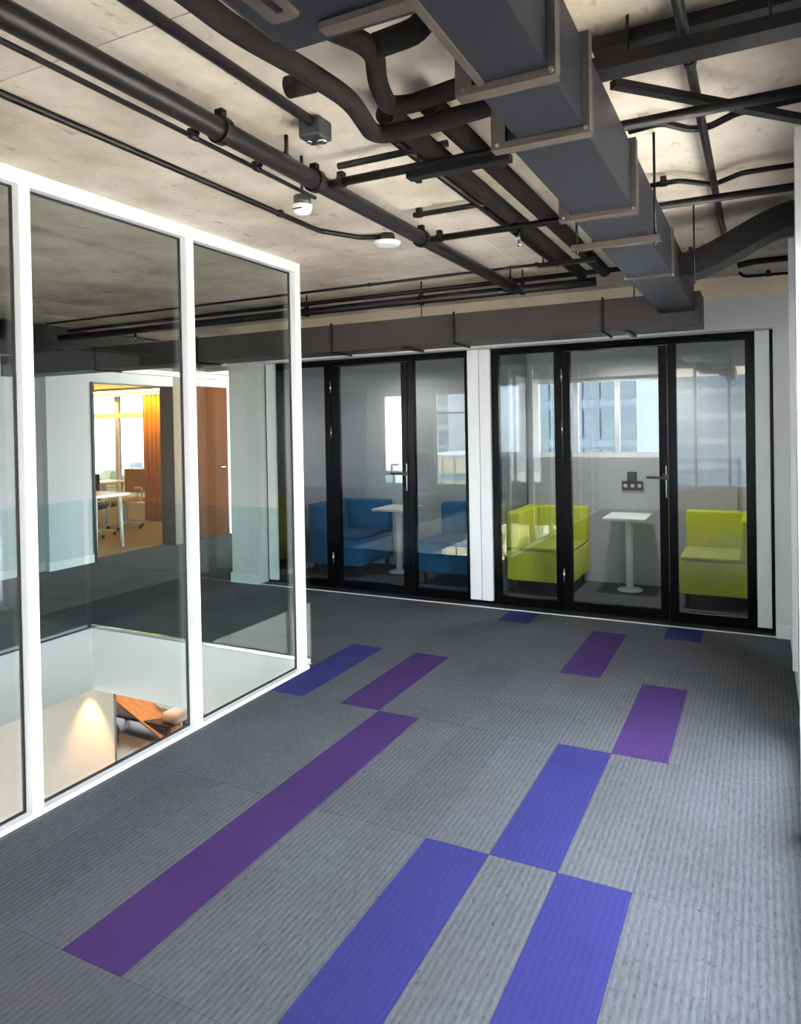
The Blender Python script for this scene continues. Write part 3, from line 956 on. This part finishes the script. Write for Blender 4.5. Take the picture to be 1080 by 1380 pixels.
# strut bracket on the branch pipe
t = thing('strut_bracket', 'black channel bracket clamping pipes under the branch pipe', 'bracket', (-.87, 2.33, 2.44))
MB().box(-1.12, -.74, 2.30, 2.345, 2.44, 2.463).build('channel', 'black_paint', t)
for x in (-1.10, -.78):
    MB().cyl((x, 2.365, 2.44), (x, 2.365, H), .005, n=8).build('hanger_rod', 'black_paint', t, True)
    MB().box(x - .01, x + .01, 2.345, 2.372, 2.44, 2.448).build('tab', 'black_paint', t)
t = thing('strut_bracket', 'short black bracket under the insulated pipes near the booth duct', 'bracket', (-.95, 4.1, 2.47))
MB().box(-1.15, -.82, 4.08, 4.12, 2.47, 2.492).build('channel', 'black_paint', t)
for x in (-1.12, -.835):
    MB().cyl((x, 4.1, 2.492), (x, 4.1, H), .005, n=8).build('hanger_rod', 'black_paint', t, True)

# fan coil unit
FX0, FX1, FY0, FY1, FZ0, FZ1 = -.80, -.51, .25, 1.14, 2.27, 2.40
t = thing('fan_coil_unit', 'grey metal fan coil unit hung beside the start of the duct', 'fan coil', (-.55, .7, FZ0))
MB().rbox(FX0, FX1, FY0, FY1, FZ0, FZ1, .008, 1).build('casing', 'duct_metal', t)
MB().box(FX0 - .02, FX0, FY0, FY1 - .02, FZ0 + .02, FZ0 + .035).build('side_flange', 'flange_metal', t)
MB().box(-.69, -.515, 1.075, 1.105, FZ0 - .012, FZ0).build('access_bar', 'flange_metal', t)
MB().box(-.755, -.70, .86, 1.03, FZ0 - .010, FZ0).build('access_bar', 'flange_metal', t)
MB().box(-.725, -.712, .92, 1.0, FZ0 - .014, FZ0 - .010).build('access_slot', 'black_paint', t)
for x in (FX0 + .03, FX1 - .03):
    for y in (FY0 + .05, FY1 - .05):
        MB().cyl((x, y, FZ1), (x, y, H), .006, n=8).build('hanger_rod', 'black_paint', t, True)
# detectors, sprinkler heads, spotlight
t = thing('smoke_detector', 'white dome smoke detector under the sprinkler main', 'detector', (-1.585, 2.33, 2.45))
MB().lathe([(.030, .0), (.034, .012), (.034, .034)], (-1.585, 2.33, 2.425), 20).build('base', 'plastic_dark', t, True)
MB().lathe([(.018, -.034), (.030, -.030), (.037, -.016), (.039, .0), (.036, .001)], (-1.585, 2.33, 2.424), 24).build('dome', 'plastic_white', t, True)
MB().box(-1.605, -1.565, 2.292, 2.298, 2.402, 2.406).build('sensor_slot', 'plastic_dark', t)
MB().cyl((-1.585, 2.33, 2.459), (-1.585, 2.33, H), .006, n=8).build('drop_rod', 'black_paint', t, True)
t = thing('disc_detector', 'flat white disc detector at the end of a bent conduit', 'detector', (-1.82, 3.48, 2.56))
MB().lathe([(.045, -.018), (.068, -.014), (.074, -.004), (.074, .004), (.066, .006)], (-1.82, 3.49, 2.568), 28).build('disc', 'plastic_white', t, True)
MB().cyl((-1.82, 3.49, 2.574), (-1.82, 3.49, H), .042, n=20).build('base', 'plastic_dark', t, True)
def sprinkler(owner, x, y, z):
    h_ = MB().cyl((x, y, z), (x, y, z - .03), .010, n=12).build('sprinkler_head', 'black_paint', owner, True)
    MB().lathe([(.006, -.075), (.013, -.070), (.013, -.066), (.005, -.060), (.010, -.040), (.012, -.030)], (x, y, z), 12).build('nozzle', 'steel', h_, True)
sprinkler(BRANCH, -1.0, 3.243, 2.464)
sprinkler(DRAIN, -5.07, 4.74, 2.45)
t = thing('spotlight_box', 'small black box with chrome lens at the end of a conduit', 'spotlight', (-1.36, 2.1, 2.56))
MB().rbox(-1.40, -1.315, 2.04, 2.125, 2.545, 2.612, .008, 2).build('housing', 'plastic_dark', t)
MB().cyl((-1.335, 2.09, 2.545), (-1.335, 2.09, 2.535), .017, n=20).build('lens', 'steel', t, True)
MB().cyl((-1.378, 2.075, 2.545), (-1.378, 2.075, 2.538), .010, n=16).build('lens', 'steel', t, True)
t = thing('pipe_hook', 'small black forked hook fixed to the soffit over the sprinkler main', 'hook', (-1.50, 2.14, 2.56))
MB().cyl((-1.52, 2.14, 2.54), (-1.52, 2.14, H), .008, n=8).build('stem', 'black_paint', t, True)
MB().tube([(-1.52, 2.14, 2.545), (-1.50, 2.18, 2.52), (-1.488, 2.20, 2.512)], .006, 8).build('fork', 'black_paint', t, True)
MB().tube([(-1.52, 2.14, 2.56), (-1.54, 2.13, 2.535)], .006, 8).build('fork', 'black_paint', t, True)

# ================================================================== FAR ROOMS
def chair(label, loc, rz, fabric, frame, group=None):
    t = thing('office_chair', label, 'chair', loc, group, world=False)
    MB().rbox(-.24, .24, -.23, .23, .43, .49, .025).build('seat', fabric, t, True)
    MB().rbox(-.22, .22, .20, .245, .56, .95, .02).build('backrest', fabric, t, True)
    MB().tube([(0, .10, .42), (0, .27, .44), (0, .255, .62)], .018).build('back_support', frame, t, True)
    MB().cyl((0, 0, .08), (0, 0, .43), .025).build('gas_lift', frame, t, True)
    for k in range(5):
        a = 2 * math.pi * k / 5
        MB().tube([(0, 0, .10), (.28 * math.cos(a), .28 * math.sin(a), .06)], .016, 8).build('base_leg', frame, t, True)
        cx_, cy_ = .28 * math.cos(a), .28 * math.sin(a)
        MB().cyl((cx_ - .012, cy_, .028), (cx_ + .012, cy_, .028), .028, n=12).build('caster', 'plastic_dark', t, True)
    for s_ in (-1, 1):
        MB().tube([(s_ * .22, .05, .45), (s_ * .28, .05, .45), (s_ * .28, .05, .66), (s_ * .28, -.12, .67)], .013, 8).build('armrest', frame, t, True)
    t.rotation_euler = (0, 0, rz)
    return t
chair('dark brown office chair at the meeting table by the doorway', (-8.95, 7.50, 0), math.radians(200), 'fabric_dark', 'plastic_white')
chair('mustard office chair behind the meeting table near the orange curtain', (-9.22, 8.35, 0), math.radians(5), 'fabric_mustard', 'plastic_white')
chair('grey mesh office chair in the open office by the windows', (-7.98, -3.55, 0), math.radians(60), 'taupe_wall', 'plastic_dark', 'open office chairs')
chair('black office chair in the open office beside the grey mesh one', (-7.30, -3.45, 0), math.radians(-40), 'fabric_dark', 'plastic_dark', 'open office chairs')
def meeting_table(label, x, y, w, d):
    t = thing('meeting_table', label, 'table', (x, y, 0))
    MB().rbox(x - w / 2, x + w / 2, y - d / 2, y + d / 2, .70, .74, .008, 2).build('table_top', 'plastic_white', t)
    for sx in (-1, 1):
        for sy in (-1, 1):
            MB().cyl((x + sx * (w / 2 - .08), y + sy * (d / 2 - .08), 0), (x + sx * (w / 2 - .1), y + sy * (d / 2 - .1), .70), .022, .03).build('leg', 'plastic_white', t, True)
meeting_table('white meeting table just inside the warm lit doorway', -8.25, 6.75, 1.1, .6)
meeting_table('small white table under the window of the warm lit room', -9.95, 8.55, .6, .6)
# curtain
pts = []
n = 60
for k in range(n + 1):
    u = k / n
    pts.append((-9.62 + .70 * u, 9.12 + .035 * math.sin(u * 2 * math.pi * 7)))
vs = [(x, y, z) for z in (.02, 2.2) for x, y in pts] + [(x, y + .006, z) for z in (.02, 2.2) for x, y in pts]
m1 = n + 1
fs = []
for k in range(n):
    fs += [(k, k + 1, m1 + k + 1, m1 + k), (2 * m1 + k + 1, 2 * m1 + k, 3 * m1 + k, 3 * m1 + k + 1), (k, 2 * m1 + k, 2 * m1 + k + 1, k + 1), (m1 + k, m1 + k + 1, 3 * m1 + k + 1, 3 * m1 + k)]
fs += [(0, m1, 3 * m1, 2 * m1), (n, 2 * m1 + n, 3 * m1 + n, m1 + n)]
t = thing('curtain', 'orange pleated curtain at the side of the meeting room window', 'curtain', (-9.7, 9.12, 0))
MB().add(vs, fs).build('drape', 'curtain_orange', t, True)
MB().box(-11.8, -8.9, 9.08, 9.16, 2.2, 2.235).build('track', 'white_frame', t)
t = thing('light_strip', 'glowing warm light strip over the meeting room window', 'light strip', (-10.4, 8.95, 2.28))
MB().box(-11.6, -7.6, 8.93, 8.99, 2.28, 2.33).build('housing', 'white_frame', t)
MB().box(-11.58, -7.62, 8.935, 8.985, 2.262, 2.28).build('diffuser', 'led_warm', t)
for x in (-11.2, -8.0):
    MB().cyl((x, 8.96, 2.33), (x, 8.96, H), .006, n=8).build('hanger_rod', 'white_frame', t, True)

# lower storey: timber seat, cushion, downlight
t = thing('timber_lounger', 'orange timber lounge seat on the storey below', 'lounge seat', (-8.6, 8.0, -3.1))
o = MB().rbox(-.75, .75, -.18, .18, -.02, .02, .006, 1).build('back_board', 'wood_orange', t)
o.location = (-.05, 0, .42); o.rotation_euler = (.35, .42, 0)
o = MB().rbox(-.45, .45, -.12, .12, -.02, .02, .006, 1).build('arm_board', 'wood_orange', t)
o.location = (.62, .15, .62); o.rotation_euler = (.5, .16, 0)
MB().rbox(-9.3, -7.9, 7.85, 8.35, -2.86, -2.82, .006, 1).build('seat_board', 'wood_brown', t)
for x in (-9.22, -7.98):
    for y in (7.92, 8.28):
        MB().box(x - .03, x + .03, y - .03, y + .03, -3.1, -2.86).build('leg', 'wood_brown', t)
tag(MB().rbox(-8.12, -7.80, 7.9, 8.2, -2.82, -2.66, .06, 4).build('cushion', 'fabric_pink', None, True), 'pale pink cushion on the timber seat below', 'cushion')
t = thing('beanbag', 'dark beanbag slumped in front of the timber seat below', 'beanbag', (-9.0, 7.4, -3.1))
MB().lathe([(.20, 0), (.36, .03), (.40, .14), (.33, .30), (.18, .44), (.04, .50)], (-9.0, 7.4, -3.1), 24).build('bag', 'fabric_dark', t, True)
def lamp(name, label, loc, energy, col, size, spot=None, group=None):
    t = thing(name, label, 'lamp', loc, group)
    x, y, z = loc
    MB().cyl((x, y, z), (x, y, z + .03), .05, n=20).build('housing', 'plastic_white', t, True)
    MB().cyl((x, y, z - .004), (x, y, z), .04, n=20).build('lens', 'lamp_warm' if col[2] < .8 else 'lamp_white', t, True)
    dl = bpy.data.lights.new(name + '_light', 'SPOT')
    dl.energy, dl.color = energy, col
    dl.spot_size = spot or math.radians(120)
    dl.spot_blend = .6
    dl.shadow_soft_size = size
    lo = bpy.data.objects.new(name + '_light', dl)
    COL.objects.link(lo)
    lo.parent = t
    lo.location = (0, 0, -.012)
    return t
lamp('downlight', 'warm downlight washing the pale wall of the storey below', (-5.16, 4.12, -.522), 85, (1, .50, .20), .02, math.radians(70))
lamp('downlight', 'added warm downlight over the timber seat on the storey below', (-8.3, 7.6, -.522), 260, (1, .66, .36), .05, math.radians(120))  # unseen lamp added to light the timber seat
# ceiling lamps added to brighten the booths
for x, lab in ((-1.1, 'added round ceiling lamp in the booth with lime green seats'), (-3.4, 'added round ceiling lamp in the booth with blue seats')):
    lamp('added_ceiling_lamp', lab, (x, 6.55, 2.368), 100 if x > -2 else 45, (1, .96, .9), .05, math.radians(150), 'added booth ceiling lamps')

# ================================================================== OUTSIDE
S('floor_outside', 'city_ground', (-900, 900, -900, 900, -61, -60))
def tower(label, x0, x1, y0, y1, z1, nx, nz, face, m, zc0=-12, name='office_tower'):
    """body, floor bands and a glazing panel for each bay of the face turned to the building"""
    t = thing(name, label, 'building', ((x0 + x1) / 2, (y0 + y1) / 2, -60))
    MB().box(x0, x1, y0, y1, -60, z1).build('body', 'tower_frame', t)
    yf = y0 if face < 0 else y1
    w, hgt = (x1 - x0) / nx, (z1 - zc0) / nz
    src = None
    for i in range(nx):
        for k in range(nz):
            p0, p1, r0, r1 = x0 + w * i + w * .06, x0 + w * (i + 1) - w * .06, zc0 + hgt * k + hgt * .16, zc0 + hgt * (k + 1) - hgt * .10
            ya, yb_ = (yf - .25, yf - .02) if face < 0 else (yf + .02, yf + .25)
            if src is None:
                src = MB().box(p0, p1, ya, yb_, r0, r1).build('window_panel', m, t)
                base = src.location.copy()
            else:
                piece(src.data, 'window_panel', base + Vector((w * i, 0, hgt * k)), t)
    return t
tower('blue glass office tower filling the booth window', -17.2, -8.2, 55, 75, 24, 7, 12, -1, 'tower_glass_pale')
tower('pale building beside the blue tower outside the booth window', -7.6, -6.4, 90, 110, 1.5, 2, 6, -1, 'sunlit_stone', -8, 'apartment_block')
tower('sunlit stone building behind the lime green booth', -22.5, -18.5, 60, 70, 20, 4, 10, -1, 'sunlit_stone', -12, 'apartment_block')
tower('ribbed glass tower facing the windows behind the camera', -7.0, 2.0, -70, -50, 30, 3, 22, 1, 'tower_glass', -14)
tower('slim blue tower beyond the open office windows', -58, -51.5, -130, -110, 30, 3, 14, 1, 'tower_glass', -20)
tower('low sunlit block beyond the open office windows', -50, -34, -110, -90, -2.8, 8, 5, 1, 'sunlit_stone', -20, 'apartment_block')
placed = []
for (a, b, r0, r1, nb, ox, oy, where) in ((132, 144, 170, 520, 10, 0, 0, 'outside the meeting room window'), (94, 108, 150, 500, 9, 0, 0, 'outside the booth windows'),
                                          (238, 258, 200, 620, 12, 0, 12, 'outside the open office windows')):
    for q in range(nb):
        for attempt in range(40):
            ang, rr = math.radians(random.uniform(a, b)), random.uniform(r0, r1)
            x, y = ox + rr * math.cos(ang), oy + rr * math.sin(ang)
            if all(abs(x - px) > 27 or abs(y - py) > 27 for px, py in placed):
                break
        else:
            continue
        placed.append((x, y))
        w, d, h_ = random.uniform(10, 26), random.uniform(10, 26), random.uniform(18, 54)
        mb = MB().box(x - w / 2, x + w / 2, y - d / 2, y + d / 2, -60, -60 + h_)
        mb.box(x - w / 5, x + w / 5, y - d / 5, y + d / 5, -60 + h_, -57 + h_)
        tag(mb.build('city_block', 'city_hazed'), 'haze-coloured pale city block on the skyline ' + where, 'building', 'far city blocks ' + where)
def tree(label, x, y, zt, r):
    t = thing('tree', label, 'tree', (x, y, -60), 'trees outside the windows')
    MB().cyl((x, y, -60), (x, y, zt - r), .5, .25, 10).build('trunk', 'bark', t, True)
    bm = bmesh.new()
    for q in range(9):
        bmesh.ops.create_icosphere(bm, subdivisions=2, radius=r * random.uniform(.4, .62),
                                   matrix=Matrix.Translation((random.uniform(-.6, .6) * r, random.uniform(-.6, .6) * r, random.uniform(-.5, .45) * r)))
    for v in bm.verts:
        v.co += Vector((random.uniform(-1, 1), random.uniform(-1, 1), random.uniform(-1, 1))) * r * .07
    bm.verts.index_update()
    m_ = MB().add([v.co + Vector((x, y, zt - r * .8)) for v in bm.verts], [[v.index for v in f.verts] for f in bm.faces])
    bm.free()
    m_.build('crown', 'leaf_green', t)
for q in range(9):
    tree('tall tree outside the meeting room window', -62 + 5.4 * q + random.uniform(-.5, .5), 44 + (7 if q % 2 else -2), -2.0 + random.uniform(-1.2, .5), 2.5)
for q in range(6):
    tree('tall tree outside the open office windows', -44 + 5.4 * q + random.uniform(-.5, .5), -52 + (6 if q % 2 else -2), -7 + random.uniform(-1.2, .8), 2.5)

for o in bpy.data.objects:
    if '_o' in o:
        del o['_o']
